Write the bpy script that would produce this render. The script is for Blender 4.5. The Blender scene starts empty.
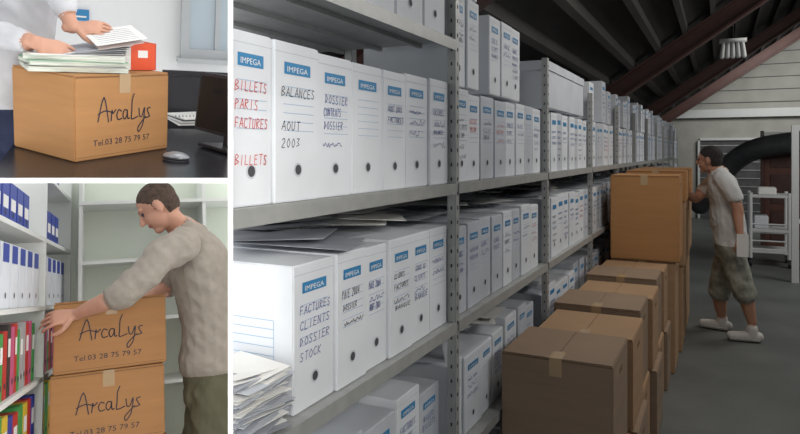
import bpy, bmesh, math, random
from mathutils import Vector, Matrix, kdtree, noise
random.seed(7)
ZOOM=(400,217,1.0)
scn=bpy.context.scene
try:
    scn.view_settings.view_transform='Standard'
except Exception: pass
FL=650.0; HY=152.0
CAM=Vector((0,0,1.65))
V=Vector
def frame(F,R):
    F=F.normalized();R=R.normalized();U=R.cross(F)
    return Matrix((R,F,U)).transposed()
th=math.atan(320/650.)
W=frame(V((math.sin(th),math.cos(th),0)),V((math.cos(th),-math.sin(th),0)))
def tiltframe(cx,yh):
    a=(cx-400)/FL
    return frame(V((a,1,(HY-yh)/FL)),V((1,-a,0)))
UP=tiltframe(115,0.0)
LO=tiltframe(115,300.0)
def at(M,px,py,y):
    l=M.transposed()@V(((px-400)/FL,1,(HY-py)/FL))
    return l*(y/l.y)
def colplane(X): return V((1,-(X-400)/FL,0))
def rowplane(Y): return V((0,-(HY-Y)/FL,1))
CLIP={'W':[-colplane(233.2)],'U':[colplane(228.2),-rowplane(178.2)],'L':[colplane(228.2),rowplane(182.8)],'N':[]}
FR={'W':W,'U':UP,'L':LO,'N':Matrix.Identity(3)}

# ---------------- materials
MATS={}
def mat(name,col,rough=.6,metal=0,var=0.0,scale=8,bump=0.0,emis=0,stretch=None):
    if name in MATS: return MATS[name]
    m=bpy.data.materials.new(name);m.use_nodes=True
    nt=m.node_tree;b=nt.nodes['Principled BSDF']
    b.inputs['Base Color'].default_value=(*col,1);b.inputs['Roughness'].default_value=rough
    b.inputs['Metallic'].default_value=metal
    if emis:
        b.inputs['Emission Color'].default_value=(*col,1);b.inputs['Emission Strength'].default_value=emis
    tc=nt.nodes.new('ShaderNodeTexCoord');mp=nt.nodes.new('ShaderNodeMapping')
    nt.links.new(tc.outputs['Object'],mp.inputs['Vector'])
    if stretch: mp.inputs['Scale'].default_value=stretch
    nz=nt.nodes.new('ShaderNodeTexNoise');nz.inputs['Scale'].default_value=scale;nz.inputs['Detail'].default_value=6
    nt.links.new(mp.outputs['Vector'],nz.inputs['Vector'])
    cr=nt.nodes.new('ShaderNodeValToRGB')
    v=max(var,.02)
    cr.color_ramp.elements[0].position=.3;cr.color_ramp.elements[1].position=.7
    cr.color_ramp.elements[0].color=(*[c*(1-v) for c in col],1)
    cr.color_ramp.elements[1].color=(*[min(1,c*(1+v)) for c in col],1)
    nt.links.new(nz.outputs['Fac'],cr.inputs['Fac']);nt.links.new(cr.outputs['Color'],b.inputs['Base Color'])
    if bump:
        bp=nt.nodes.new('ShaderNodeBump');bp.inputs['Strength'].default_value=bump;bp.inputs['Distance'].default_value=.01
        nt.links.new(nz.outputs['Fac'],bp.inputs['Height']);nt.links.new(bp.outputs['Normal'],b.inputs['Normal'])
    MATS[name]=m;return m
white_box=mat('white_board',(.70,.73,.77),.7,var=.06,scale=5)
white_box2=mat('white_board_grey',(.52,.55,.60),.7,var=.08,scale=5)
blue=mat('label_blue',(.03,.22,.45),.5)
lightblue=mat('print_blue',(.25,.42,.62),.6)
ink=mat('ink_black',(.03,.03,.05),.6)
redink=mat('ink_red',(.6,.06,.05),.6)
navyink=mat('ink_navy',(.04,.06,.26),.6)
hole=mat('hole_dark',(.06,.06,.07),.8)
steel=mat('shelf_steel',(.42,.43,.42),.45,metal=.3,var=.08,scale=20)
card=mat('cardboard',(.38,.235,.13),.8,var=.07,scale=3,stretch=(1,1,12),bump=.05)
card_in=mat('cardboard_warm',(.43,.215,.08),.75,var=.06,scale=3,stretch=(1,1,12),bump=.05)
card_dk=mat('cardboard_edge',(.16,.09,.04),.8)
tape=mat('tape',(.45,.31,.17),.25,var=.05)
paper=mat('paper',(.80,.80,.78),.7,var=.04)
skin=mat('skin',(.50,.26,.17),.55,var=.06,scale=15)
skin_pale=mat('skin_pale',(.60,.32,.22),.55,var=.06,scale=15)
lip=mat('lips',(.42,.16,.13),.5)
hair=mat('hair_brown',(.075,.05,.035),.85,var=.4,scale=60,bump=.5)
hair2=mat('hair_dark',(.03,.025,.025),.85,var=.4,scale=60,bump=.5)
white_wall=mat('painted_wall',(.78,.79,.79),.8,var=.02,scale=2)
black=mat('black_plastic',(.02,.02,.025),.35)

# ---------------- mesh builder
def basis(o,u,v,n):
    return lambda a,b,c=0:o+u*a+v*b+n*c
def catmull(p,k=6):
    if len(p)<3: return [list(q) for q in p]
    out=[];n=len(p)
    for i in range(n-1):
        a=p[max(i-1,0)];b=p[i];c=p[i+1];d=p[min(i+2,n-1)]
        for j in range(k):
            t=j/k
            out.append([.5*((2*b[q])+(-a[q]+c[q])*t+(2*a[q]-5*b[q]+4*c[q]-d[q])*t*t+(-a[q]+3*b[q]-3*c[q]+d[q])*t**3) for q in range(len(b))])
    out.append(list(p[-1]));return out
class B:
    def __init__(s): s.v=[];s.f=[];s.m=[];s.mats=[]
    def mi(s,m):
        if m not in s.mats: s.mats.append(m)
        return s.mats.index(m)
    def add(s,vs,fs,m):
        o=len(s.v);k=s.mi(m)
        s.v+= [V(x) for x in vs]
        for f in fs: s.f.append([o+i for i in f]);s.m.append(k)
    def hexa(s,P,m,mtop=None):
        o=len(s.v);s.v+=[V(x) for x in P];k=s.mi(m)
        for f in [(3,2,1,0),(4,5,6,7),(0,1,5,4),(1,2,6,5),(2,3,7,6),(3,0,4,7)]:
            s.f.append([o+i for i in f]);s.m.append(k)
        if mtop: s.m[-5]=s.mi(mtop)
    def box(s,lo,hi,m,T=None,bev=0,mtop=None):
        lo=V(lo);hi=V(hi)
        if bev:
            bm=bmesh.new();bmesh.ops.create_cube(bm,size=1)
            for v in bm.verts: v.co=V([lo[i]+(v.co[i]+.5)*(hi[i]-lo[i]) for i in range(3)])
            bmesh.ops.bevel(bm,geom=bm.edges[:],offset=bev,segments=2,affect='EDGES')
            bm.verts.ensure_lookup_table()
            vs=[(T@v.co if T else v.co.copy()) for v in bm.verts]
            fs=[[v.index for v in f.verts] for f in bm.faces]
            s.add(vs,fs,m)
            bm.free();return
        P=[V((lo.x,lo.y,lo.z)),V((hi.x,lo.y,lo.z)),V((hi.x,hi.y,lo.z)),V((lo.x,hi.y,lo.z)),
           V((lo.x,lo.y,hi.z)),V((hi.x,lo.y,hi.z)),V((hi.x,hi.y,hi.z)),V((lo.x,hi.y,hi.z))]
        if T: P=[T@p for p in P]
        s.hexa(P,m,mtop)
    def quad(s,bs,u0,v0,u1,v1,n,m): s.add([bs(u0,v0,n),bs(u1,v0,n),bs(u1,v1,n),bs(u0,v1,n)],[(0,1,2,3)],m)
    def disc(s,bs,u,v,r,n,m,k=14): s.add([bs(u+r*math.cos(i*6.2832/k),v+r*math.sin(i*6.2832/k),n) for i in range(k)],[tuple(range(k))],m)
    def stroke(s,bs,pts,w,n,m,smooth=True):
        p=catmull(pts,4) if smooth else pts
        for i in range(len(p)-1):
            a=V(p[i]);b=V(p[i+1]);d=b-a
            if d.length<1e-6: continue
            d.normalize();q=V((-d.y,d.x))*w/2;a2=a-d*w*.3;b2=b+d*w*.3
            s.add([bs(*(a2-q),n),bs(*(b2-q),n),bs(*(b2+q),n),bs(*(a2+q),n)],[(0,1,2,3)],m)
    def cyl(s,a,b,r,m,k=12,r2=None):
        a=V(a);b=V(b);t=(b-a).normalized();h=V((0,0,1)) if abs(t.z)<.9 else V((1,0,0))
        u=t.cross(h).normalized();w=t.cross(u);r2=r if r2 is None else r2
        vs=[a+(u*math.cos(i*6.2832/k)+w*math.sin(i*6.2832/k))*r for i in range(k)]+[b+(u*math.cos(i*6.2832/k)+w*math.sin(i*6.2832/k))*r2 for i in range(k)]
        fs=[(i,(i+1)%k,k+(i+1)%k,k+i) for i in range(k)]+[tuple(range(k))[::-1],tuple(range(k,2*k))]
        s.add(vs,fs,m)
    def tube(s,pts,rad,m,side=(0,1,0),n=18,step=.012):
        side=V(side)
        rad=[(r,r) if not isinstance(r,(tuple,list)) else r for r in rad]
        rows=[[*p,*r] for p,r in zip(pts,rad)]
        L=max((V(pts[i+1])-V(pts[i])).length for i in range(len(pts)-1))
        if len(rows)==2:
            k=max(2,int(L/step));pr=[[rows[0][q]+(rows[1][q]-rows[0][q])*i/k for q in range(5)] for i in range(k+1)]
        else: pr=catmull(rows,max(2,int(L/step)))
        P=[V(r[:3]) for r in pr];R=[(max(r[3],.001),max(r[4],.001)) for r in pr];N=len(P)
        T=[(P[min(i+1,N-1)]-P[max(i-1,0)]).normalized() for i in range(N)]
        rings=[]
        c0=min(R[0]);c1=min(R[-1])
        for k in (4,3,2,1):
            a=k/5*math.pi/2;rings.append((P[0]-T[0]*c0*math.sin(a),(R[0][0]*math.cos(a),R[0][1]*math.cos(a)),T[0]))
        for i in range(N): rings.append((P[i],R[i],T[i]))
        for k in (1,2,3,4):
            a=k/5*math.pi/2;rings.append((P[-1]+T[-1]*c1*math.sin(a),(R[-1][0]*math.cos(a),R[-1][1]*math.cos(a)),T[-1]))
        vs=[]
        for p,r,t in rings:
            b=side-t*side.dot(t)
            if b.length<1e-3: b=V((1,0,0))-t*t.x
            b.normalize();c=t.cross(b)
            vs+=[p+b*r[0]*math.cos(j*6.2832/n)+c*r[1]*math.sin(j*6.2832/n) for j in range(n)]
        M=len(rings);fs=[(i*n+j,i*n+(j+1)%n,(i+1)*n+(j+1)%n,(i+1)*n+j) for i in range(M-1) for j in range(n)]
        fs+=[tuple(range(n))[::-1],tuple(range((M-1)*n,M*n))]
        s.add(vs,fs,m)
    def ell(s,c,r,ax,m,n=20,k=14):
        vs=[];f_,s_,u_=ax
        for i in range(1,k):
            a=math.pi*i/k
            for j in range(n):
                b=2*math.pi*j/n
                vs.append(c+f_*r[0]*math.sin(a)*math.cos(b)+s_*r[1]*math.sin(a)*math.sin(b)+u_*r[2]*math.cos(a))
        vs+=[c+u_*r[2],c-u_*r[2]]
        fs=[(i*n+j,(i+1)*n+j,(i+1)*n+(j+1)%n,i*n+(j+1)%n) for i in range(k-2) for j in range(n)]
        T=(k-1)*n
        fs+=[(T,j,(j+1)%n) for j in range(n)]+[(T+1,(k-2)*n+(j+1)%n,(k-2)*n+j) for j in range(n)]
        s.add(vs,fs,m)
    def obj(s,name,fr='W',smooth=False,parent=None,body=0,wr=.003,rule=None,waist=None):
        me=bpy.data.meshes.new(name);me.from_pydata([tuple(v) for v in s.v],[],s.f)
        for m in s.mats: me.materials.append(m)
        me.polygons.foreach_set('material_index',s.m)
        if body:
            kd=kdtree.KDTree(len(s.v));vm=[0]*len(s.v)
            for f,k in zip(s.f,s.m):
                for i in f: vm[i]=k
            for i,v in enumerate(s.v): kd.insert(v,i)
            kd.balance()
            o=bpy.data.objects.new('tmp',me);scn.collection.objects.link(o)
            r=o.modifiers.new('r','REMESH');r.mode='VOXEL';r.voxel_size=body
            sm=o.modifiers.new('s','SMOOTH');sm.factor=.5;sm.iterations=3
            dg=bpy.context.evaluated_depsgraph_get();dg.update()
            me2=bpy.data.meshes.new_from_object(o.evaluated_get(dg))
            bpy.data.objects.remove(o)
            me=me2;me.name=name;me.materials.clear()
            for m in s.mats: me.materials.append(m)
            cloth=[('cloth' in m.name) for m in s.mats]
            def pick(p):
                k=vm[kd.find(p)[1]]
                if waist and s.mats[k] in waist[:2]:
                    return s.mats.index(waist[0] if p.z>waist[2] else waist[1])
                if rule:
                    q=rule(p,s.mats[k])
                    if q is not None: k=s.mats.index(q)
                return k
            nr=[v.normal.copy() for v in me.vertices]
            for v,nn in zip(me.vertices,nr):
                k=pick(v.co)
                if cloth[k]:
                    q=v.co*9;q2=V((q.x+q.z*.6,q.y,q.z*.7))
                    r1=1-abs(noise.noise(q2*.8))*2
                    v.co=v.co+nn*(r1*wr*1.3+noise.noise(q2*2.3)*wr)
            for p in me.polygons:
                p.material_index=pick(p.center);p.use_smooth=True
        M=FR[fr]
        bm=bmesh.new();bm.from_mesh(me)
        if not body: bmesh.ops.recalc_face_normals(bm,faces=bm.faces[:])
        for nw in CLIP[fr]:
            nl=M.transposed()@nw
            if any(nl.dot(v.co)>0 for v in bm.verts):
                bmesh.ops.bisect_plane(bm,geom=bm.verts[:]+bm.edges[:]+bm.faces[:],plane_co=(0,0,0),plane_no=nl,clear_outer=True)
        if len(bm.verts)==0: bm.free();return None
        lo=V([min(v.co[i] for v in bm.verts) for i in range(3)]);hi=V([max(v.co[i] for v in bm.verts) for i in range(3)])
        c=V(((lo.x+hi.x)/2,(lo.y+hi.y)/2,lo.z))
        for v in bm.verts: v.co-=c
        if smooth:
            for f in bm.faces: f.smooth=True
        bm.to_mesh(me);bm.free()
        o=bpy.data.objects.new(name,me);scn.collection.objects.link(o)
        o.matrix_world=Matrix.Translation(CAM)@M.to_4x4()@Matrix.Translation(c)
        if parent:
            pw=parent.matrix_world.copy();mw=o.matrix_world.copy()
            o.parent=parent;o.matrix_parent_inverse=pw.inverted();o.matrix_world=mw
        return o
_tc={}
def textmesh(t):
    if t in _tc: return _tc[t]
    cu=bpy.data.curves.new('t','FONT');cu.body=t;cu.resolution_u=2
    o=bpy.data.objects.new('t',cu);scn.collection.objects.link(o)
    dg=bpy.context.evaluated_depsgraph_get();dg.update()
    me=bpy.data.meshes.new_from_object(o.evaluated_get(dg))
    vs=[(v.co.x,v.co.y) for v in me.vertices];fs=[tuple(p.vertices) for p in me.polygons]
    bpy.data.objects.remove(o);_tc[t]=(vs,fs);return vs,fs
def text(b,bs,t,u,v,h,n,m,w=None):
    vs,fs=textmesh(t)
    if not vs: return
    W0=max(x for x,_ in vs);k=h/.72;kx=(w/W0) if w else k
    b.add([bs(u+x*kx,v+y*k,n) for x,y in vs],fs,m)
GL={'A':[[(0,0),(.4,1),(.8,0)],[(.15,.4),(.65,.4)]],'B':[[(0,0),(0,1),(.6,.85),(.1,.52),(.7,.3),(0,0)]],'C':[[(.7,.85),(.3,1),(0,.5),(.3,0),(.7,.15)]],
'E':[[(.6,1),(0,1),(0,0),(.6,0)],[(0,.5),(.5,.5)]],'I':[[(.3,0),(.3,1)]],'L':[[(0,1),(0,0),(.6,0)]],'N':[[(0,0),(0,1),(.6,0),(.6,1)]],
'O':[[(.35,1),(0,.5),(.35,0),(.7,.5),(.35,1)]],'R':[[(0,0),(0,1),(.6,.8),(.05,.5),(.65,0)]],'S':[[(.6,.9),(.2,1),(.1,.65),(.55,.35),(.4,0),(0,.1)]],
'T':[[(.35,0),(.35,1)],[(0,1),(.7,1)]],'U':[[(0,1),(.05,.1),(.5,.1),(.6,1)]],'D':[[(0,0),(0,1),(.6,.5),(0,0)]],'P':[[(0,0),(0,1),(.6,.8),(0,.5)]],'F':[[(.6,1),(0,1),(0,0)],[(0,.5),(.5,.5)]],
'K':[[(0,0),(0,1)],[(.6,1),(0,.45),(.6,0)]],'Q':[[(.35,1),(0,.5),(.35,0),(.7,.5),(.35,1)],[(.4,.3),(.7,0)]],
'0':[[(.3,1),(0,.5),(.3,0),(.6,.5),(.3,1)]],'2':[[(0,.8),(.3,1),(.55,.7),(0,0),(.6,0)]],'3':[[(0,.9),(.5,.9),(.2,.5),(.55,.25),(0,.05)]],'4':[[(.45,0),(.45,1),(0,.35),(.6,.35)]]}
def hand_text(b,bs,t,u,v,h,n,m,w,thick):
    k=w/max(1,len(t))
    for i,ch in enumerate(t):
        for st in GL.get(ch,[]):
            dy=random.uniform(-.06,.06)
            pts=[(u+i*k+x*k*.95+y*k*.15,v+(y+dy)*h) for x,y in st]
            b.stroke(bs,pts,thick,n,m,smooth=ch in 'BCOSU0237RP')
def scribble(b,bs,u,v,w,h,n,m,thick):
    x=0;pts=[]
    while x<w:
        pts.append((u+x,v+random.uniform(0,h)));x+=h*random.uniform(.2,.42)
    if len(pts)>2:b.stroke(bs,pts,thick,n,m,smooth=False)
SIG=[[(0,0),(.35,1.15),(.6,-.05)],[(.02,.35),(.4,.5),(.75,.42)],[(.75,.0),(.8,.5),(.85,.35),(1.02,.52)],[(1.36,.42),(1.2,.5),(1.08,.28),(1.15,.03),(1.38,.07)],
[(1.70,.45),(1.52,.46),(1.44,.2),(1.55,.02),(1.68,.2),(1.71,.45),(1.73,.05),(1.84,.05)],[(2.12,1.25),(2.0,.9),(1.98,.4),(1.95,.02),(2.1,.0),(2.36,.10)],
[(2.42,.5),(2.47,.1),(2.62,.1),(2.78,.5),(2.68,-.3),(2.42,-.7),(2.38,-.45),(2.85,.05)],[(3.15,.5),(2.95,.42),(3.03,.2),(3.1,.05),(2.85,-.02)]]
def signature(b,bs,u,v,h,w,n,m,thick):
    k=w/3.15
    for st in SIG: b.stroke(bs,[(u+x*k,v+y*h) for x,y in st],thick,n,m)

# ---------------- archive box
WORDS=['BALANCES','AOUT 2003','FACTURES','BILLETS','CLIENTS','STOCK 02','DOSSIER','PAIE 2004','CONTRATS','BANQUE']
def arch_box(b,x,y,z,w,h,d,detail=2,mm=None,rot=0,words=None,col=None):
    mm=mm or white_box
    R=Matrix.Translation((x,y,z))@Matrix.Rotation(rot,4,'Z')
    b.box((-d,0.0015,0),(0,w-.0015,h),mm,T=R,bev=.003 if detail>1 else 0)
    bs=lambda a,c,n=0:R@V((n,a,c))
    b.quad(bs,w*.2,h*.80,w*.78,h*.875,.0012,blue)
    if detail>1:
        text(b,bs,'IMPEGA',w*.25,h*.815,h*.036,.002,paper,w=w*.46)
        for i in range(6):
            b.quad(bs,w*.18,h*(.72-.055*i),w*.85,h*(.722-.055*i)+.0004,.0012,lightblue)
    else:
        for i in range(3): b.quad(bs,w*.2,h*(.68-.09*i),w*.8,h*(.685-.09*i)+.0008,.0012,lightblue)
    b.quad(bs,0.002,h*.93,w-.002,h*.935,.0008,white_box2)
    b.disc(bs,w*.5,h*.2,h*.046,.001,white_box2);b.disc(bs,w*.5,h*.2,h*.033,.0016,hole)
    col=col or random.choice([ink,navyink,navyink,navyink,redink,navyink])
    if words:
        for i,t in enumerate(words):
            hand_text(b,bs,t,w*.14,h*(.66-.105*i),h*.055,.002,col,w*min(.75,.105*len(t)),.0018)
    elif random.random()<.95:
        n=random.randint(2,5)
        for i in range(n):
            hh=h*random.uniform(.035,.06);ww=w*random.uniform(.45,.7);uu=w*random.uniform(.14,.22)
            if detail>1 and random.random()<.6: hand_text(b,bs,random.choice(WORDS),uu,h*(.66-.09*i),hh,.002,col,ww,.0017)
            else: scribble(b,bs,uu,h*(.65-.1*i),ww,hh,.002,col,.0017 if detail>1 else .0026)

# ============ WAREHOUSE ============
XF=-.84
FZ=-1.65
floor_m=mat('concrete_floor',(.125,.135,.13),.5,var=.25,scale=1.5,bump=.05)
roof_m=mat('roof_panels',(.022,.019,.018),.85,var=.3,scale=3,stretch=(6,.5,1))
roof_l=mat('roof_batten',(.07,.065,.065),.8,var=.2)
rafter_m=mat('rafter_paint',(.075,.032,.026),.6,var=.2,scale=5)
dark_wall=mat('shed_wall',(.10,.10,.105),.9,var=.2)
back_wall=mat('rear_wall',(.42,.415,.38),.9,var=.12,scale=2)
b=B();b.box((-2.4,-1.5,FZ-.1),(3.2,18,FZ),floor_m);b.obj('floor','W')
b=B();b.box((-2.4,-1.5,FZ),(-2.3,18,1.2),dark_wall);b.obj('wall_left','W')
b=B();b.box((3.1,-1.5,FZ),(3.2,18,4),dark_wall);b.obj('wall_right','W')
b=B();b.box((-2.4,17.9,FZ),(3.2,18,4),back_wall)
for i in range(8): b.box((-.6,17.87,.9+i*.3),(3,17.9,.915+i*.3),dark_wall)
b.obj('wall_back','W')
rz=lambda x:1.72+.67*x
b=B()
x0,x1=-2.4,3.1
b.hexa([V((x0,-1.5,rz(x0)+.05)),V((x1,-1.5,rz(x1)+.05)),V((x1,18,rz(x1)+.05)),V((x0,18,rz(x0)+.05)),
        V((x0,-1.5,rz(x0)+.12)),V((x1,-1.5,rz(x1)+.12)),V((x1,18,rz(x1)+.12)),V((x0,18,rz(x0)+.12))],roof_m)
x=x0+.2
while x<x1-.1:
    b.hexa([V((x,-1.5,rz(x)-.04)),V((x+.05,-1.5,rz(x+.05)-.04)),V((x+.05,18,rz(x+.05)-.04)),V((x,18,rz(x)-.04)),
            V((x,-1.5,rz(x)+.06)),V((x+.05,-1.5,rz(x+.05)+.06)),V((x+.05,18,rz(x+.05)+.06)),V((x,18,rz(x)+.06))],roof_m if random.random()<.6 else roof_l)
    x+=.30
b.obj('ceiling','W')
for yy in (3.0,8.6,13.2,16.6):
    b=B();xa,xb=-2.3,3.05
    for (dz0,dz1,wd) in ((-.30,-.27,.09),(-.27,-.07,.02),(-.07,-.04,.09)):
        b.hexa([V((xa,yy-wd,rz(xa)+dz0)),V((xb,yy-wd,rz(xb)+dz0)),V((xb,yy+wd,rz(xb)+dz0)),V((xa,yy+wd,rz(xa)+dz0)),
            V((xa,yy-wd,rz(xa)+dz1)),V((xb,yy-wd,rz(xb)+dz1)),V((xb,yy+wd,rz(xb)+dz1)),V((xa,yy+wd,rz(xa)+dz1))],rafter_m)
    b.obj('roof_rafter','W')
LV=[-1.52,-1.07,-.59,-.11]
b=B()
posts=[.79+1.33*i for i in range(12)]
for i,py in enumerate(posts):
    top={1:1.0,0:1.0,2:.50}.get(i,.42)
    for xx in (-.835,-1.25,-1.66):
        b.box((xx-.015,py-.02,FZ),(xx+.015,py-.017,top),steel)
        b.box((xx+.012,py-.02,FZ),(xx+.015,py+.015,top),steel)
        if xx==-.835:
            z=FZ+.05
            while z<top-.03 and i<5:
                b.box((xx-.003,py-.0212,z),(xx+.003,py-.0195,z+.012),hole)
                b.box((xx+.0145,py-.004,z),(xx+.0162,py+.003,z+.012),hole);z+=.05
for i in range(11):
    ya,yb=posts[i]+.004,posts[i+1]-.022
    for z in LV+([.385] if i==0 else []):
        b.box((-1.66,ya,z-.004),(-.818,yb,z),steel)
        b.box((-.818,ya,z-.035),(-.815,yb,z+.002),steel)
        b.box((-1.66,ya,z-.035),(-1.657,yb,z),steel)
        for k in range(5): b.box((-1.6+k*.16,ya,z-.018),(-1.585+k*.16,yb,z-.004),steel)
b.obj('steel_shelving','W')
def row(name,z,ya,yb,x=XF,wr=(.14,.17),hr=(.325,.34),d=.36,gap=.0,mats=(white_box,),skip=0,near=3.5,tilt=.03,ws=None,wd=None):
    b=B();y=ya;i=0
    while y<yb:
        w=ws[i%len(ws)] if ws else random.uniform(*wr)
        if not ws:
            for py in posts:
                if y<py+.02 and y+w>py-.022: y=py+.02
        if y+w>yb+.001: break
        if random.random()>=skip:
            wc=wd.get(i,(None,None)) if wd else (None,None)
            arch_box(b,x+random.uniform(-.012,.0),y,z+.001,w,random.uniform(*hr),d,2 if y<near else 1,random.choice(mats),random.uniform(-tilt,tilt)*.3,*wc)
        y+=w+(0 if ws else .003+random.uniform(0,gap));i+=1
    return b.obj(name,'W')
row('archive_box_row',-.11,.972,2.095,ws=[.139,.172,.160,.169,.149,.170,.155],hr=(.338,.35),
    wd={0:(['BILLETS','PARIS','FACTURES','','BILLETS'],redink),1:(['BALANCES','','AOUT','2003'],ink)})
row('archive_box_row',-.11,2.14,16,wr=(.13,.17),mats=(white_box,white_box2))
row('archive_box_row',.236,2.14,2.42,wr=(.13,.135))
row('archive_box_row',.236,2.55,3.35,wr=(.15,.16),skip=.3)
row('archive_box_row',.236,4.8,15,wr=(.13,.2),hr=(.25,.34),skip=.2,mats=(white_box,white_box2))
row('archive_box_row',.386,.95,2.08,wr=(.15,.2),skip=.2)
row('archive_box_row',.580,2.14,2.42,wr=(.13,.135))
row('archive_box_row',-.59,1.19,2.095,ws=[.172,.15,.13,.15,.145,.15],hr=(.33,.34),wd={0:(['FACTURES','CLIENTS','DOSSIER','STOCK'],navyink)})
row('archive_box_row',-.59,2.14,16,wr=(.13,.17),hr=(.31,.34),mats=(white_box,white_box2))
row('archive_box_row',-1.07,1.35,16,wr=(.15,.2),hr=(.28,.33),mats=(white_box,white_box2),x=-.86,tilt=.1)
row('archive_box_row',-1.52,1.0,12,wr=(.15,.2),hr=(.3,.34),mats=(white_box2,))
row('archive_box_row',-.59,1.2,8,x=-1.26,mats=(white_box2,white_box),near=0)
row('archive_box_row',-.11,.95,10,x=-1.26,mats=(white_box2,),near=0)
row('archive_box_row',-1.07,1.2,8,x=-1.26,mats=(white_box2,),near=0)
b=B();bs=lambda a,c,n=0:V((-1.2+a,1.187-n,-.59+c))
b.quad(bs,.02,.27,.16,.31,.003,blue)
for i in range(9): b.quad(bs,.04,.05+i*.02,.3,.0515+i*.02,.003,lightblue)
for u in (.04,.17,.3): b.quad(bs,u,.05,u+.0015,.21,.003,lightblue)
b.obj('box_print_label','W')
b=B()
b.box((-1.25,3.55,.240),(-.85,4.6,.50),white_box2,bev=.006)
b.box((-1.26,3.54,.45),(-.845,4.61,.505),white_box2,bev=.004)
b.obj('storage_carton','W')
def sheets(name,n,xr,yr,z0,dz,fr='W',sz=(.21,.297),rz_=3.14,tl=.05,mats=(paper,)):
    b=B()
    for i in range(n):
        T=Matrix.Translation((random.uniform(*xr),random.uniform(*yr),z0+dz*i/max(n,1)))@Matrix.Rotation(random.uniform(-rz_,rz_),4,'Z')@Matrix.Rotation(random.uniform(-tl,tl),4,'X')@Matrix.Rotation(random.uniform(-tl,tl),4,'Y')
        b.box((-sz[0]/2,-sz[1]/2,0),(sz[0]/2,sz[1]/2,.0012),random.choice(mats),T=T)
    return b.obj(name,fr)
greyp=mat('paper_grey',(.36,.38,.43),.6,var=.2)
sheets('loose_paper_pile',75,(-.95,-.90),(1.05,1.075),-.582,.12,sz=(.15,.19),rz_=.25,tl=.13,mats=(paper,greyp,paper,white_box2))
sheets('loose_paper_pile',60,(-1.5,-.98),(1.4,4.5),-.245,.04,tl=.05,mats=(paper,greyp,paper))
sheets('loose_paper_pile',40,(-1.45,-.98),(1.5,4.5),-.735,.05,tl=.1,mats=(paper,greyp))
def carton(name,fr,lo,hi,m,T=None,sign=None,front=None):
    b=B();lo=V(lo);hi=V(hi);T=T or Matrix.Identity(4)
    b.box(lo,hi,m,T=T,bev=.005)
    cx=(lo.x+hi.x)/2
    b.box((lo.x+.003,lo.y+.003,hi.z-.001),(cx-.0015,hi.y-.003,hi.z+.003),m,T=T)
    b.box((cx+.0015,lo.y+.003,hi.z-.001),(hi.x-.003,hi.y-.003,hi.z+.003),m,T=T)
    b.box((cx-.001,lo.y+.003,hi.z+.0031),(cx+.001,hi.y-.003,hi.z+.0034),card_dk,T=T)
    b.box((cx-.025,lo.y-.001,hi.z+.0031),(cx+.025,lo.y+.09,hi.z+.0038),tape,T=T)
    b.box((cx-.025,lo.y-.0012,hi.z-.07),(cx+.025,lo.y,hi.z+.0035),tape,T=T)
    b.box((lo.x+.006,lo.y-.0006,hi.z-.008),(hi.x-.006,lo.y,hi.z-.005),card_dk,T=T)
    b.box((lo.x+.01,lo.y-.0006,lo.z+.012),(hi.x-.01,lo.y,lo.z+.0135),card_dk,T=T)
    b.box((hi.x-.0002,lo.y+.01,lo.z+.012),(hi.x+.0006,hi.y-.01,lo.z+.0135),card_dk,T=T)
    hy=(lo.y+hi.y)/2;hz=hi.z-.08
    if hi.z-lo.z>.25:
        b.box((hi.x,hy-.04,hz),(hi.x+.001,hy+.04,hz+.022),card_dk,T=T)
    if sign:
        w=hi.x-lo.x;h=hi.z-lo.z
        bs=lambda a,c,n=0:T@V((lo.x+a,lo.y-n,lo.z+c))
        signature(b,bs,w*.22,h*.45,h*.25,w*.56,.0016,ink,.005)
        text(b,bs,'Tel.03 28 75 79 57',w*.17,h*.16,h*.075,.0016,ink,w=w*.6)
    return b.obj(name,fr)
card_g=mat('cardboard_dusty',(.28,.195,.13),.8,var=.08,scale=3,stretch=(1,1,8))
y=2.58
for i,(dd,tz) in enumerate([(.46,-.82),(.46,-.84),(.42,-.815),(.44,-.84),(.42,-.81),(.38,-.83)]):
    j=[.0,.03,.0,.035,.01,.03][i];mid=(FZ+tz)/2
    carton('cardboard_box','W',(-.805+j,y,FZ+.002),(-.355+j,y+dd-.03,mid-.004),card_g if i%2 else card)
    carton('cardboard_box','W',(-.805+j*.8,y,mid),(-.365+j*.6,y+dd-.03,tz),card if i%2 else card_g)
    y+=dd+.01
carton('cardboard_box','W',(-.76,y+.01,FZ+.002),(-.3,y+.48,-.825),card)
carton('cardboard_box','W',(-.76,y+.0,-.82),(-.27,y+.46,-.18),card_in)
for k in range(3):
    carton('cardboard_box','W',(-.74,y+.6+k*.5,FZ+.002),(-.28,y+1.05+k*.5,-.95),card)
    carton('cardboard_box','W',(-.74,y+.6+k*.5,-.94),(-.26,y+1.05+k*.5,-.42),card)
    carton('cardboard_box','W',(-.72,y+.6+k*.5,-.41),(-.25,y+1.03+k*.5,-.16),card_in)
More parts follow.
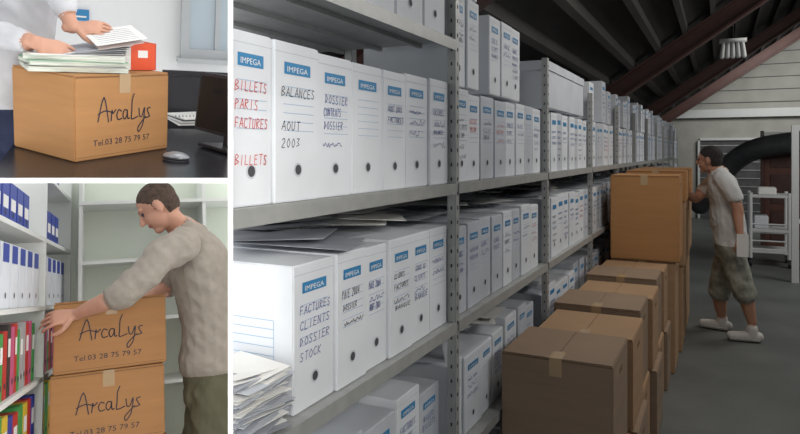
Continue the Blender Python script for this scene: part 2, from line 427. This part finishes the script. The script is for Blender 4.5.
# ---- far end objects
brown=mat('brown_door',(.12,.045,.03),.6,var=.2)
whitep=mat('white_metal',(.66,.68,.67),.5)
p0=at(W,764,138,12.8);p1=at(W,830,138,12.8)
b=B();b.box((p0.x,12.8,FZ),(p1.x+.3,12.87,p0.z),brown,bev=.01)
b.box((p0.x-.05,12.75,FZ),(p0.x,12.9,p0.z+.12),rafter_m);b.box((p0.x-.05,12.75,p0.z),(p1.x+.3,12.9,p0.z+.1),whitep)
for k in range(3): b.box((p0.x+.1,12.78,FZ+.15+k*.62),(p1.x+.2,12.8,FZ+.65+k*.62),rafter_m)
b.obj('door_1','W')
b=B()
q0=at(W,700,205,17.8);q1=at(W,764,140,17.8)
b.box((q0.x,17.84,FZ),(q1.x,17.88,q1.z),dark_wall)
for k in range(9): b.box((q0.x,17.82,FZ+.2+k*.2),(q1.x,17.84,FZ+.22+k*.2),steel)
b.box((q0.x-.6,17.7,at(W,700,118,17.8).z),(3.0,17.84,at(W,700,110,17.8).z),whitep)
b.box((q0.x-.05,17.78,FZ),(q0.x,17.9,q1.z),whitep);b.box((q0.x,17.78,q1.z),(3.0,17.9,q1.z+.06),whitep)
b.obj('door_2','W')
ductm=mat('duct_grey',(.05,.052,.055),.4,var=.2,scale=12)
b=B()
b.tube([at(W,700,205,13.3),at(W,716,182,13.1),at(W,736,160,12.9),at(W,760,148,12.6),at(W,800,142,12.4)],[.17,.18,.18,.18,.18],ductm,n=16,step=.1)
b.obj('ventilation_duct','W',smooth=True)
b=B();q=at(W,795,130,9.6)
b.box((q.x-.04,9.55,FZ),(q.x+.04,9.63,q.z),whitep);b.box((q.x-.04,9.55,q.z),(q.x+.9,9.63,q.z+.06),whitep)
b.box((q.x+.8,9.55,FZ),(q.x+.88,9.63,q.z),whitep);b.box((q.x,9.56,-.9),(q.x+.85,9.6,-.85),whitep)
b.obj('gate_frame','W')
# trolley
c0=at(W,750,195,10.9);c1=at(W,788,195,10.9)
b=B()
for xx in (c0.x,c1.x):
    for yy in (10.7,11.2): b.cyl((xx,yy,FZ+.12),(xx,yy,c0.z+.05),.025,whitep);b.cyl((xx-.015,yy,FZ+.06),(xx+.015,yy,FZ+.06),.06,black)
for zz in (FZ+.2,FZ+.5,c0.z-.02):
    b.box((c0.x-.02,10.68,zz),(c1.x+.02,11.22,zz+.04),whitep)
for k in range(4): b.cyl((c0.x,10.7,FZ+.25+k*.12),(c1.x,10.7,FZ+.25+k*.12),.012,whitep)
b.box((c0.x+.1,10.8,c0.z+.02),(c1.x-.15,11.1,c0.z+.12),paper,bev=.01)
b.box((c0.x+.05,10.8,FZ+.54),(c1.x-.25,11.1,FZ+.72),white_box,bev=.01)
b.obj('trolley','W')
b=B();c=at(W,733,52,9)
b.cyl(c+V((0,0,.15)),V((c.x,9,rz(c.x)+.05)),.006,black)
for k in range(5): b.tube([c+V((-.12+.06*k,0,-.05)),c+V((-.10+.05*k,0,.15))],[.03,.02],whitep,step=.05,n=10)
b.box(c+V((-.15,-.05,.12)),c+V((.15,.05,.16)),whitep)
b.obj('pendant_lamp','W',smooth=True)

# ============ PEOPLE ============
def head(b,c,f,u,sk,hr):
    f=f.normalized();s=f.cross(u).normalized();u=s.cross(f).normalized();ax=(f,s,u)
    P=lambda a,d,e:c+f*a+s*d+u*e
    b.ell(P(-.012,0,.028),(.094,.074,.088),ax,sk,n=32,k=24)
    b.ell(P(.02,0,-.03),(.07,.060,.078),ax,sk,n=28,k=20)
    b.ell(P(.055,0,-.09),(.028,.032,.022),ax,sk)
    b.tube([P(.082,0,.02),P(.100,0,-.005),P(.107,0,-.022)],[.008,.010,.013],sk,side=s,n=10,step=.006)
    b.tube([P(.072,-.045,.034),P(.084,0,.034),P(.072,.045,.034)],[.008,.009,.008],sk,side=u,n=10,step=.01)
    for q in (-1,1):
        b.ell(P(-.008,q*.080,-.005),(.019,.010,.033),ax,sk,n=16,k=12)
        b.ell(P(.079,q*.031,.012),(.007,.011,.006),ax,ink,n=12,k=8)
    b.tube([P(.078,-.024,-.056),P(.087,0,-.053),P(.078,.024,-.056)],[.005,.007,.005],lip,side=u,n=8,step=.006)
    b.ell(P(-.020,0,.040),(.100,.083,.090),ax,hr,n=32,k=24)
    b.ell(P(-.045,0,.0),(.068,.076,.075),ax,hr,n=28,k=20)
    iv=lambda p:((p-c).dot(f),(p-c).dot(s),(p-c).dot(u))
    def rule(p,m):
        a,d,e=iv(p)
        if abs(a)>.16 or abs(d)>.13 or abs(e)>.15: return None
        if m not in (sk,hr,ink): return None
        if e<-.06: return sk if m is not ink else None
        if abs(d)>.070 and ((a+.008)/.024)**2+((e+.005)/.036)**2<1: return sk
        if e>.075: line=.062
        elif e>.025: line=.062-(.075-e)*.95
        elif e>-.005: line=.0145
        else: line=-.03
        if a<line and a>-.14: return hr if m is not ink else None
        return sk if m is hr else None
    return rule
def hand(b,w,d,n,sk,curl=.5,thumb=1,L=.19,spread=.1):
    d=d.normalized();n=(n-d*n.dot(d)).normalized();s=d.cross(n)*thumb
    k=L/.19
    b.tube([w-d*.02,w+d*.03*k,w+d*.075*k,w+d*.095*k],[(.026*k,.019*k),(.034*k,.016*k),(.042*k,.014*k),(.040*k,.012*k)],sk,side=s,step=.008)
    for i,(o,ln) in enumerate([(.034,.070),(.0115,.080),(-.0115,.074),(-.034,.058)]):
        p=w+d*(.09*k-abs(o)*.15)+s*o*k;a=0;pts=[p-d*.02,p]
        dd=(d+s*o*spread*25*k).normalized()
        for j,fr_ in enumerate((.42,.32,.26)):
            a+=curl*(.55 if j==0 else .75)
            v=dd*math.cos(a)-n*math.sin(a);p=p+v*ln*k*fr_*1.1;pts.append(p)
        b.tube(pts,[.009*k,.0092*k,.0085*k,.0078*k,.0066*k],sk,side=s,n=10,step=.007)
    p=w+d*.03*k+s*.028*k
    q=p+(d*.6+s*.75-n*.25).normalized()*.042*k;r=q+(d*.85+s*.35-n*.4*curl*2).normalized()*.032*k;t=r+(d*.95-n*.5*curl).normalized()*.024*k
    b.tube([p,q,r,t],[.014*k,.012*k,.010*k,.008*k],sk,side=n,n=10,step=.007)
tee=mat('cloth_white_tee',(.68,.69,.68),.85,var=.05)
shorts=mat('cloth_khaki_shorts',(.28,.28,.23),.85,var=.4,scale=14)
shoe=mat('shoe_light',(.55,.53,.50),.6,var=.1)
sole=mat('shoe_sole',(.25,.24,.23),.7)
def A(px,py,y=6.5): return at(W,px,py,y)
b=B()
hc=A(709,160,6.45)
R1=head(b,hc,V((-1,.25,-.08)),V((-.1,0,1)),skin,hair2)
b.tube([A(720,174,6.5),A(714,168,6.48),hc+V((.02,0,-.06))],[.075,.058,.056],skin)
sy=V((0,1,0))
b.tube([A(719,176,6.5),A(722,186,6.5),A(726,205,6.5),A(729,225,6.5),A(731,242,6.5)],[(.15,.09),(.205,.125),(.175,.125),(.172,.135),(.185,.138)],tee,side=sy)
b.tube([A(716,205,6.5),A(718,224,6.5)],[(.10,.05),(.12,.06)],tee,side=sy)
b.tube([A(719,178,6.66),A(711,184,6.70),A(705,190,6.68)],[.07,.068,.07],tee)
b.tube([A(706,189,6.68),A(698,197,6.64),A(694,198,6.6),A(686,192,6.45)],[.048,.044,.042,.028],skin)
hand(b,A(686,192,6.45),V((-.8,-.25,.1)),V((0,.2,1)),skin,curl=.45,thumb=-1,L=.18)
b.tube([A(722,178,6.32),A(729,187,6.28),A(734,197,6.27)],[.07,.07,.068],tee)
b.tube([A(733,195,6.27),A(738,210,6.26),A(738,216,6.25),A(740,235,6.2)],[.048,.044,.042,.028],skin)
hand(b,A(740,236,6.2),V((-.05,-.05,-1)),V((.6,-1,0)),skin,curl=.6,thumb=-1,L=.18)
b.tube([A(730,240,6.5),A(731,250,6.5)],[(.172,.130),(.175,.135)],shorts,side=sy)
b.tube([A(731,246,6.41),A(737,270,6.40),A(744,293,6.38)],[.105,.098,.096],shorts)
b.tube([A(730,246,6.60),A(724,270,6.62),A(720,291,6.66)],[.105,.098,.096],shorts)
b.tube([A(743,288,6.38),A(747,302,6.4),A(752,322,6.42)],[.062,.06,.038],skin)
b.tube([A(720,288,6.66),A(720,301,6.68),A(722,318,6.72)],[.062,.06,.038],skin)
def shoe_(b,an,d):
    an=V(an);z=FZ+.045;h=V((an.x,an.y,z))
    b.tube([V((an.x,an.y,FZ+.11)),h+V((0,0,.02))],[.048,.05],shoe)
    b.tube([h-d*.05,h+d*.05,h+d*.17],[(.042,.045),(.047,.042),(.045,.032)],shoe,side=V((-d.y,d.x,0)))
    b.tube([h-d*.055+V((0,0,-.028)),h+d*.06+V((0,0,-.028)),h+d*.175+V((0,0,-.028))],[(.046,.016),(.05,.016),(.047,.016)],sole,side=V((-d.y,d.x,0)))
shoe_(b,A(752,322,6.42),V((-1,-.1,0)).normalized());shoe_(b,A(722,318,6.72),V((-1,.25,0)).normalized())
man=b.obj('man','W',body=.006,rule=R1,wr=.005,waist=(tee,shorts,A(731,244,6.5).z))
b=B();c=A(742,245,6.17)
b.box(V((c.x-.04,c.y-.003,c.z-.1)),V((c.x+.05,c.y,c.z+.09)),paper);b.obj('paper_sheet','W',parent=man)

# ============ LOWER LEFT ROOM ============
def A(px,py,y=3.5): return at(LO,px,py,y)
ZF=A(115,303,3.5).z-.33*4-.006
pale=mat('pale_wall',(.72,.77,.68),.8,var=.02,scale=2)
shelfw=mat('white_laminate',(.74,.76,.73),.5,var=.02)
grayfl=mat('office_floor',(.30,.29,.27),.6,var=.1)
b=B();b.box((-1.6,4.7,ZF),(2,4.78,2.2),pale);b.obj('wall_back','L')
b=B();b.box((-1.6,.9,ZF-.05),(2,4.78,ZF),grayfl);b.obj('floor','L')
b=B();b.box((-1.55,1.2,ZF),(-1.5,4.7,2.2),white_wall);b.obj('wall_left','L')
b=B()
T=Matrix.Translation(V((-.375,2.6,0)))@Matrix.Rotation(-math.atan(.115/2.0),4,'Z')
lv=[-.97,-.66,-.33,.0,.33,.66,.99]
for yy in (0,1.07,2.05):
    b.box((-.34,yy,ZF),(0,yy+.022,1.3),shelfw,T=T)
for z in lv: b.box((-.34,.0,z-.02),(-.002,2.07,z),shelfw,T=T)
b.obj('bookshelf','L')
cols=[mat('binder_red',(.50,.03,.025),.5),mat('binder_yellow',(.70,.50,.04),.5),mat('binder_green',(.05,.32,.08),.5),mat('binder_blue',(.02,.05,.33),.5),mat('binder_black',(.03,.03,.03),.5),mat('binder_pink',(.55,.10,.22),.5),mat('binder_grey',(.4,.4,.4),.5)]
bluebox=cols[3]
b=B()
def unit_box(y,w,z,h,m,lab=None):
    b.box((-.30,y+.001,z+.001),(-.02,y+w-.001,z+h),m,T=T,bev=.002)
    bs=lambda a,c,n=0:T@V((-.02+n,y+a,z+c))
    if lab: b.quad(bs,w*.15,h*lab[0],w*.85,h*lab[1],.001,lab[2])
    b.disc(bs,w*.5,h*.2,.012,.0012,hole)
seq={-.33:[6,0,5,2,0,4,5,0,2,6],-.66:[2,1,2,1,3,0,2,1,0,3],-.97:[0,3,2,1,4,0,3]}
for (ya,yb) in ((.04,1.05),(1.1,2.03)):
    for z in lv[:-1]:
        y=ya;i=0
        if z==0:
            while y+.16<yb:
                unit_box(y,.155,z,.25,white_box,(.70,.98,bluebox));y+=.165
        elif z>.3:
            while y+.13<yb-.3:
                unit_box(y,.13,z,.16,bluebox,(.3,.6,paper));y+=.14
        else:
            while y+.11<yb:
                w=random.choice([.05,.06,.07]) if z>-.5 else random.choice([.08,.09,.1]);sq=seq[z]
                unit_box(y,w,z,random.uniform(.24,.28),cols[sq[i%len(sq)]],(.55,.8,paper) if i%2 else None);y+=w+.003;i+=1
b.obj('binder_row','L')
b=B()
for z in (.60,.24,-.12,-.5,-.88):
    b.box((-.2,4.35,z-.02),(1.3,4.7,z),shelfw)
for xx in (-.2,.52,1.25): b.box((xx,4.36,ZF),(xx+.02,4.7,1.4),shelfw)
b.obj('wall_shelving','L')
c0=A(54,303,3.5);c1=A(166,303,3.5);wdt=c1.x-c0.x
for k in range(4):
    top=c0.z-.33*k;yaw=[.05,.02,.03,0][k]
    T2=Matrix.Translation(V((c0.x+(0 if k!=1 else -.012),3.5,top-.327)))@Matrix.Rotation(yaw,4,'Z')
    carton('cardboard_box','L',(0,0,0),(wdt,.36,.323),card_in,T=T2,sign=True)
swt=mat('cloth_grey_sweater',(.36,.325,.275),.95,var=.08,scale=30,bump=.2)
trs=mat('cloth_olive_trousers',(.12,.115,.07),.9,var=.12)
b=B()
hc=A(158,208,3.48)
R2=head(b,hc,V((-.85,.15,-.62)),V((-.5,.05,.85)),skin_pale,hair)
b.tube([A(190,236,3.56),A(178,226,3.54),hc+V((.045,0,-.035))],[.08,.06,.056],skin_pale)
b.tube([A(184,229,3.55),A(190,237,3.56)],[.068,.09],swt)
b.tube([A(188,240,3.56),A(199,262,3.57),A(208,300,3.58),A(211,335,3.58),A(211,358,3.58)],[(.15,.10),(.21,.15),(.185,.145),(.175,.135),(.19,.15)],swt,side=sy)
b.tube([A(182,245,3.38),A(163,256,3.33),A(142,277,3.30),A(128,290,3.30)],[.085,.078,.066,.060],swt)
b.tube([A(133,285,3.30),A(124,293,3.30),A(117,297,3.31)],[.062,.060,.056],swt)
b.tube([A(124,292,3.30),A(105,302,3.34),A(88,309,3.40),A(78,314,3.44)],[.044,.042,.034,.027],skin_pale)
hand(b,A(77,314,3.44),V((-.95,.12,-.10)),V((-.1,-.8,.6)),skin_pale,curl=.42,thumb=-1,L=.19)
b.tube([A(186,245,3.74),A(176,262,3.80),A(168,285,3.83)],[.08,.07,.06],swt)
b.tube([A(168,283,3.83),A(160,292,3.80),A(148,298,3.74)],[.05,.042,.028],skin_pale)
hand(b,A(148,297,3.74),V((-.9,-.2,-.15)),V((0,0,1)),skin_pale,curl=.25,thumb=-1,L=.19)
hz=A(211,382,3.58)
b.tube([A(211,376,3.58),A(211,390,3.58)],[(.165,.130),(.17,.135)],trs,side=sy)
for dy,dx in ((-.1,.0),(.1,-.03)):
    h0=hz+V((0,dy,-.03));kn=V((h0.x-.03+dx,h0.y,(hz.z+ZF)/2+.03));an=V((h0.x+.02+dx,h0.y,ZF+.09))
    b.tube([h0,(h0+kn)/2,kn,(kn+an)/2,an],[.10,.092,.075,.07,.06],trs)
    h=V((an.x,an.y,ZF+.045));d=V((-1,0,0))
    b.tube([h-d*.05,h+d*.05,h+d*.18],[(.042,.044),(.047,.042),(.045,.03)],black,side=sy)
b.obj('man','L',body=.005,wr=.0075,rule=R2,waist=(swt,trs,A(211,372,3.58).z))

# ============ UPPER LEFT ROOM ============
def A(px,py,y=2.6): return at(UP,px,py,y)
b=B();b.box((-2,4.5,-2.6),(2,4.58,1.6),white_wall);b.obj('wall_back','U')
b=B();b.box((-1.3,1.6,-2.6),(-1.25,4.5,1.6),white_wall);b.obj('wall_left','U')
near=A(75,163,2.6);DZ=near.z
desk_m=mat('black_desk',(.018,.018,.022),.25,var=.2)
b=B()
dl=A(10,150,2.5).x-.05
b.box((dl,2.15,DZ-.035),(1.1,3.35,DZ),desk_m,bev=.006)
for xx in (dl+.05,1.0):
    for yy in (2.25,3.25): b.box((xx,yy,DZ-.74),(xx+.05,yy+.05,DZ-.03),steel)
b.box((dl+.08,3.2,DZ-.45),(1.0,3.22,DZ-.035),desk_m)
b.obj('desk','U')
b=B();b.box((-2,1.8,DZ-.79),(2,4.58,DZ-.74),grayfl);b.obj('floor','U')
al=math.radians(38);T3=Matrix.Translation(V((near.x,2.6,DZ+.002)))@Matrix.Rotation(al,4,'Z')
hb=A(75,77,2.6).z-DZ
carton('cardboard_box','U',(0,0,0),(.432,.375,hb),card_in,T=T3,sign=True)
ZT=DZ+hb+.008
b=B()
pc=T3@V((.12,.17,0))
edge=mat('paper_stack',(.60,.63,.55),.8,var=.3,scale=60,stretch=(.2,.2,6))
fgreen=mat('folder_green',(.3,.5,.35),.6)
z=ZT
for k,(m,h) in enumerate([(edge,.018),(cols[6],.004),(edge,.014),(fgreen,.004),(edge,.018),(paper,.003)]):
    TT=Matrix.Translation((pc.x,pc.y,z))@Matrix.Rotation(al*.25+random.uniform(-.12,.12),4,'Z')
    b.box((-.17,-.12,0),(.17,.12,h),m,T=TT,bev=.001);z+=h+.0005
for i in range(6):
    TT=Matrix.Translation((pc.x+.02+i*.004,pc.y+.02,z+i*.004))@Matrix.Rotation(.1+i*.07,4,'Z')@Matrix.Rotation(-.04-.03*i,4,'Y')
    b.box((-.13,-.10,0),(.15,.11,.0015),[paper,greyp][i%2],T=TT)
b.obj('paper_stack','U')
orange=mat('file_orange',(.75,.09,.025),.45)
b=B();TT=Matrix.Translation(T3@V((.335,.10,hb+.006)))@Matrix.Rotation(.35,4,'Z')
b.box((-.03,-.0,0),(.095,.004,.11),orange,T=TT);b.box((-.03,.16,0),(.095,.164,.11),orange,T=TT)
b.box((.091,0,0),(.095,.164,.11),orange,T=TT);b.box((-.03,.004,0),(.09,.16,.10),edge,T=TT);b.box((-.031,-.002,.0),(-.01,.0,.11),paper,T=TT);b.box((.02,-.001,.05),(.06,.0,.08),paper,T=TT)
b.obj('box_file','U')
b=B();c=A(176,160,2.45);k=(DZ+.0)/c.z;c=c*k
ax=(V((.8,-.5,0)).normalized(),V((.5,.8,0)).normalized(),V((0,0,1)))
silver=mat('mouse_silver',(.30,.31,.33),.3,metal=.4)
b.ell(V((c.x,c.y,DZ+.012)),(.055,.032,.022),ax,silver);b.ell(V((c.x,c.y,DZ+.010)),(.057,.035,.013),ax,black)
b.tube([V((c.x,c.y,DZ+.012))+ax[0]*-.02+V((0,0,.02)),V((c.x,c.y,DZ+.012))+ax[0]*-.035+V((0,0,.016))],[.004,.004],black,n=8,step=.005)
b.obj('computer_mouse','U',smooth=True)
b=B();c=A(192,122,3.0);c=c*(DZ/c.z)
for i in range(5):
    TT=Matrix.Translation((c.x+.03,c.y,DZ+.001+i*.008))@Matrix.Rotation(.2+.05*i,4,'Z')
    b.box((-.13,-.1,0),(.13,.1,.007),[paper,cols[6],paper,black,paper][i],T=TT)
for i in range(12): b.cyl((c.x-.09+.018*i,c.y-.10+.004*i,DZ+.04),(c.x-.09+.018*i,c.y-.085+.004*i,DZ+.046),.004,steel,k=8)
b.obj('notebook_stack','U')
b=B();c=A(224,150,2.55);c=c*(DZ/c.z)
TT=Matrix.Translation((c.x,c.y,DZ))@Matrix.Rotation(-1.05,4,'Z')@Matrix.Rotation(-.1,4,'X')
b.box((-.20,-.02,.06),(.22,.015,.32),black,T=TT,bev=.006);b.box((-.185,-.0215,.075),(.205,-.02,.305),mat('screen',(.01,.012,.015),.1),T=TT)
b.box((-.03,.015,.01),(.03,.04,.25),black,T=TT);b.box((-.11,-.06,.001),(.11,.1,.014),black,T=TT,bev=.004)
b.obj('computer_monitor','U')
b=B();c=A(205,83,3.7)
b.box((c.x-.25,3.68,c.z-.35),(c.x+.25,3.76,c.z+.06),black,bev=.03);b.box((c.x-.25,3.3,DZ-.3),(c.x+.25,3.75,DZ-.22),black,bev=.03)
b.cyl((c.x,3.6,DZ-.65),(c.x,3.6,DZ-.28),.03,steel);b.box((c.x-.02,3.72,DZ-.3),(c.x+.02,3.78,c.z-.1),black)
for k in range(5):
    a=k*1.2566;b.cyl((c.x,3.6,DZ-.66),(c.x+.28*math.cos(a),3.6+.28*math.sin(a),DZ-.70),.02,black);b.cyl((c.x+.28*math.cos(a)-.01,3.6+.28*math.sin(a),DZ-.713),(c.x+.28*math.cos(a)+.01,3.6+.28*math.sin(a),DZ-.713),.026,black)
b.obj('office_chair','U')
w0=A(188,48,4.5);w1=A(250,-60,4.5)
outside=mat('window_glass',(.36,.42,.46),.1,emis=.25)
frm=mat('window_frame',(.45,.47,.48),.5)
b=B();b.box((w0.x,4.46,w0.z),(w1.x,4.49,w1.z),outside)
for (a,bb) in (((w0.x-.05,4.42,w0.z-.06),(w1.x,4.5,w0.z)),((w0.x-.05,4.42,w0.z),(w0.x,4.5,w1.z)),((w0.x+.16,4.43,w0.z),(w0.x+.19,4.5,w1.z)),((w0.x-.07,4.38,w0.z-.09),(w1.x,4.5,w0.z-.06))):
    b.box(a,bb,frm)
b.obj('window_1','U')
b=B();s0=A(70,20,4.48);s1=A(89,10,4.48)
b.box((s0.x,4.485,s0.z),(s1.x,4.5,s1.z),blue);b.quad(basis(V((s0.x,4.484,s0.z)),V((1,0,0)),V((0,0,1)),V((0,-1,0))),.02,.02,.09,.03,.001,paper)
b.obj('wall_sign','U')
sh=mat('cloth_white_shirt',(.62,.63,.66),.85,var=.03)
jn=mat('cloth_navy_jeans',(.03,.04,.09),.9,var=.2)
b=B();Y=3.12
fdir=V((.55,-.8,0)).normalized();sd=V((.8,.55,0)).normalized()
n0=A(20,-90,Y)
b.tube([n0,A(18,-60,Y),A(12,0,Y),A(8,50,Y),A(6,100,Y)],[(.15,.09),(.21,.125),(.19,.12),(.175,.115),(.185,.12)],sh,side=sd)
b.tube([n0+V((0,0,-.02)),n0+V((0,0,.10))],[.065,.055],skin_pale)
R3=head(b,n0+V((0,0,.2))+fdir*.03,fdir+V((0,0,-.35)),V((0,0,1)),skin_pale,hair)
S1=n0+V((0,0,-.07))-sd*.18;S2=n0+V((0,0,-.07))+sd*.18
wr1=A(34,42,2.72);el1=A(-16,32,2.92)
b.tube([S1,(S1+el1)/2+V((-.02,0,0)),el1],[.075,.06,.055],sh)
b.tube([el1,(el1+wr1)/2,wr1+(el1-wr1)*.2],[.055,.048,.040],sh)
b.tube([wr1+(el1-wr1)*.25,wr1],[.031,.027],skin_pale)
hand(b,wr1,V((.9,.05,-.30)),V((.1,-.75,.65)),skin_pale,curl=.4,thumb=1,L=.19)
wr2=A(72,27,2.86);el2=A(52,-26,2.95)
b.tube([S2,(S2+el2)/2+V((.02,0,0)),el2],[.075,.06,.055],sh)
b.tube([el2,(el2+wr2)/2,wr2+(el2-wr2)*.35],[.055,.048,.040],sh)
b.tube([wr2+(el2-wr2)*.4,wr2],[.031,.026],skin_pale)
hand(b,wr2,V((.9,-.1,.05)),V((0,-.6,.8)),skin_pale,curl=.4,thumb=1,L=.18)
hp=A(6,100,Y)
b.tube([hp+V((0,0,-.03)),hp+V((0,0,-.12))],[(.175,.112),(.18,.125)],jn,side=sd)
for q in (-1,1):
    h0=hp+sd*.1*q+V((0,0,-.12));ft=V((h0.x,h0.y,DZ-.66))
    b.tube([h0,(h0+ft)/2,ft],[.10,.075,.06],jn)
    h=V((ft.x,ft.y,DZ-.74+.042));b.tube([h-fdir*.05,h+fdir*.06,h+fdir*.18],[(.042,.04),(.046,.04),(.044,.028)],black,side=sd)
b.obj('office_worker','U',body=.0045,wr=.006,rule=R3,waist=(sh,jn,hp.z-.02))
b=B();c=A(114,36,2.8)
TT=Matrix.Translation(c)@Matrix.Rotation(.3,4,'Z')@Matrix.Rotation(-.2,4,'Y')@Matrix.Rotation(.25,4,'X')
pink=mat('paper_pink',(.75,.62,.60),.7)
b.box((-.09,-.08,0),(.10,.09,.0012),paper,T=TT);b.box((-.08,-.07,-.02),(.09,.09,-.0188),pink,T=TT)
for i in range(7): b.box((-.07,-.06+i*.02,.0013),(.075,-.057+i*.02,.0018),greyp,T=TT)
b.obj('held_page','U')

# ============ partitions between rooms ============
trim=mat('white_partition_glow',(.92,.92,.92),.6,emis=.65)  # glow put into the white paint to keep edges bright; no lamp here
def wedge(name,pa,pb,vert,z0=1.1,z1=5.2,x0=-100,sh=.9):
    b=B();P=[]
    for Z,k in ((z0,1.0),(z1,sh)):
        mid=(pa+pb)/2;a=mid+(pa-mid)*k;c=mid+(pb-mid)*k
        if vert:
            xa=(a-400)/FL*Z;xb=(c-400)/FL*Z
            t=(HY+420)/FL*Z;bt=(HY-760)/FL*Z
            P.append([V((xa,Z,bt)),V((xb,Z,bt)),V((xb,Z,t)),V((xa,Z,t))])
        else:
            za=(HY-a)/FL*Z;zb=(HY-c)/FL*Z;xl=(x0-400)/FL*Z;xr=(227.6-400)/FL*Z
            P.append([V((xl,Z,zb)),V((xr,Z,zb)),V((xr,Z,za)),V((xl,Z,za))])
    b.hexa(P[0]+P[1],trim);return b.obj(name,'N')
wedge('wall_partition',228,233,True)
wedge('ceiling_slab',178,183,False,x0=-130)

# ============ lights ============
def area(name,fr,loc,target,size,power,col=(1,1,1),sy_=None):
    l=bpy.data.lights.new(name,'AREA');l.energy=power;l.color=col;l.size=size
    if sy_: l.shape='RECTANGLE';l.size_y=sy_
    o=bpy.data.objects.new(name,l);scn.collection.objects.link(o)
    M=FR[fr];p=CAM+M@V(loc);t=CAM+M@V(target)
    o.location=p;o.rotation_euler=(t-p).to_track_quat('-Z','Y').to_euler();return o
def spot(name,fr,loc,target,ang,power,col=(1,1,1),r=.3,blend=.5):
    l=bpy.data.lights.new(name,'SPOT');l.energy=power;l.color=col;l.spot_size=math.radians(ang);l.spot_blend=blend;l.shadow_soft_size=r
    o=bpy.data.objects.new(name,l);scn.collection.objects.link(o)
    M=FR[fr];p=CAM+M@V(loc);t=CAM+M@V(target)
    o.location=p;o.rotation_euler=(t-p).to_track_quat('-Z','Y').to_euler();return o
area('skylight_side','W',(2.9,1.6,1.9),(-.8,1.8,-.3),2.0,44,(1,.985,.96),.9)
area('skylight_mid','W',(2.9,7.5,2.2),(-.6,6.5,-.6),3.0,85,(1,.97,.93),.9)
area('fill_rear','W',(1.5,14.6,1.9),(1.0,17.9,.3),2.0,75,(1,1,.97),1.0)  # added light aimed at the back wall; no roof opening here
area('fill_gate','W',(2.9,9.0,1.0),(1.0,11.5,-1.2),1.5,40,(1,1,.97),1.0)  # added fill that brightens the trolley and the far end
area('fill_cartons','W',(.1,4.2,1.55),(-.5,4.2,-.8),1.6,20,(1,.95,.88),.5)  # overhead fill added to lighten the carton tops
spot('sun_patch','W',(2.4,.2,.7),(-.84,1.35,-.45),22,70,(1,.95,.86),r=.05)
spot('fill_low_front','L',(-.15,-.6,.35),(-.0,3.6,-.1),40,165,(1,.96,.90),r=.4)  # unseen fill behind the camera, added to light the lower room
area('fill_low_side','L',(-1.3,2.0,.1),(.2,3.8,-.1),.8,12,(1,1,1))  # side light added left of view; the wall has no window
area('fill_up_top','U',(.1,2.6,1.2),(.1,3.0,-.5),1.2,15,(1,.99,.97))  # added fill above the desk, out of view; no fixture modelled
spot('fill_up_front','U',(.3,-.4,.3),(.0,3.2,-.3),36,46,(1,.99,.97),r=.3)  # extra front light from the camera side, added for the upper room
w=bpy.data.worlds.new('world');scn.world=w;w.use_nodes=True
w.node_tree.nodes['Background'].inputs[0].default_value=(.85,.9,1,1);w.node_tree.nodes['Background'].inputs[1].default_value=.2
cd=bpy.data.cameras.new('camera');co=bpy.data.objects.new('camera',cd);scn.collection.objects.link(co)
zx,zy,zs=ZOOM
co.location=CAM;co.rotation_euler=(math.pi/2,0,0);cd.sensor_width=36;cd.lens=FL/800*36*zs;cd.shift_x=(zx-400)/800*zs;cd.shift_y=(152-zy)/800*zs;cd.clip_start=.02
scn.camera=co
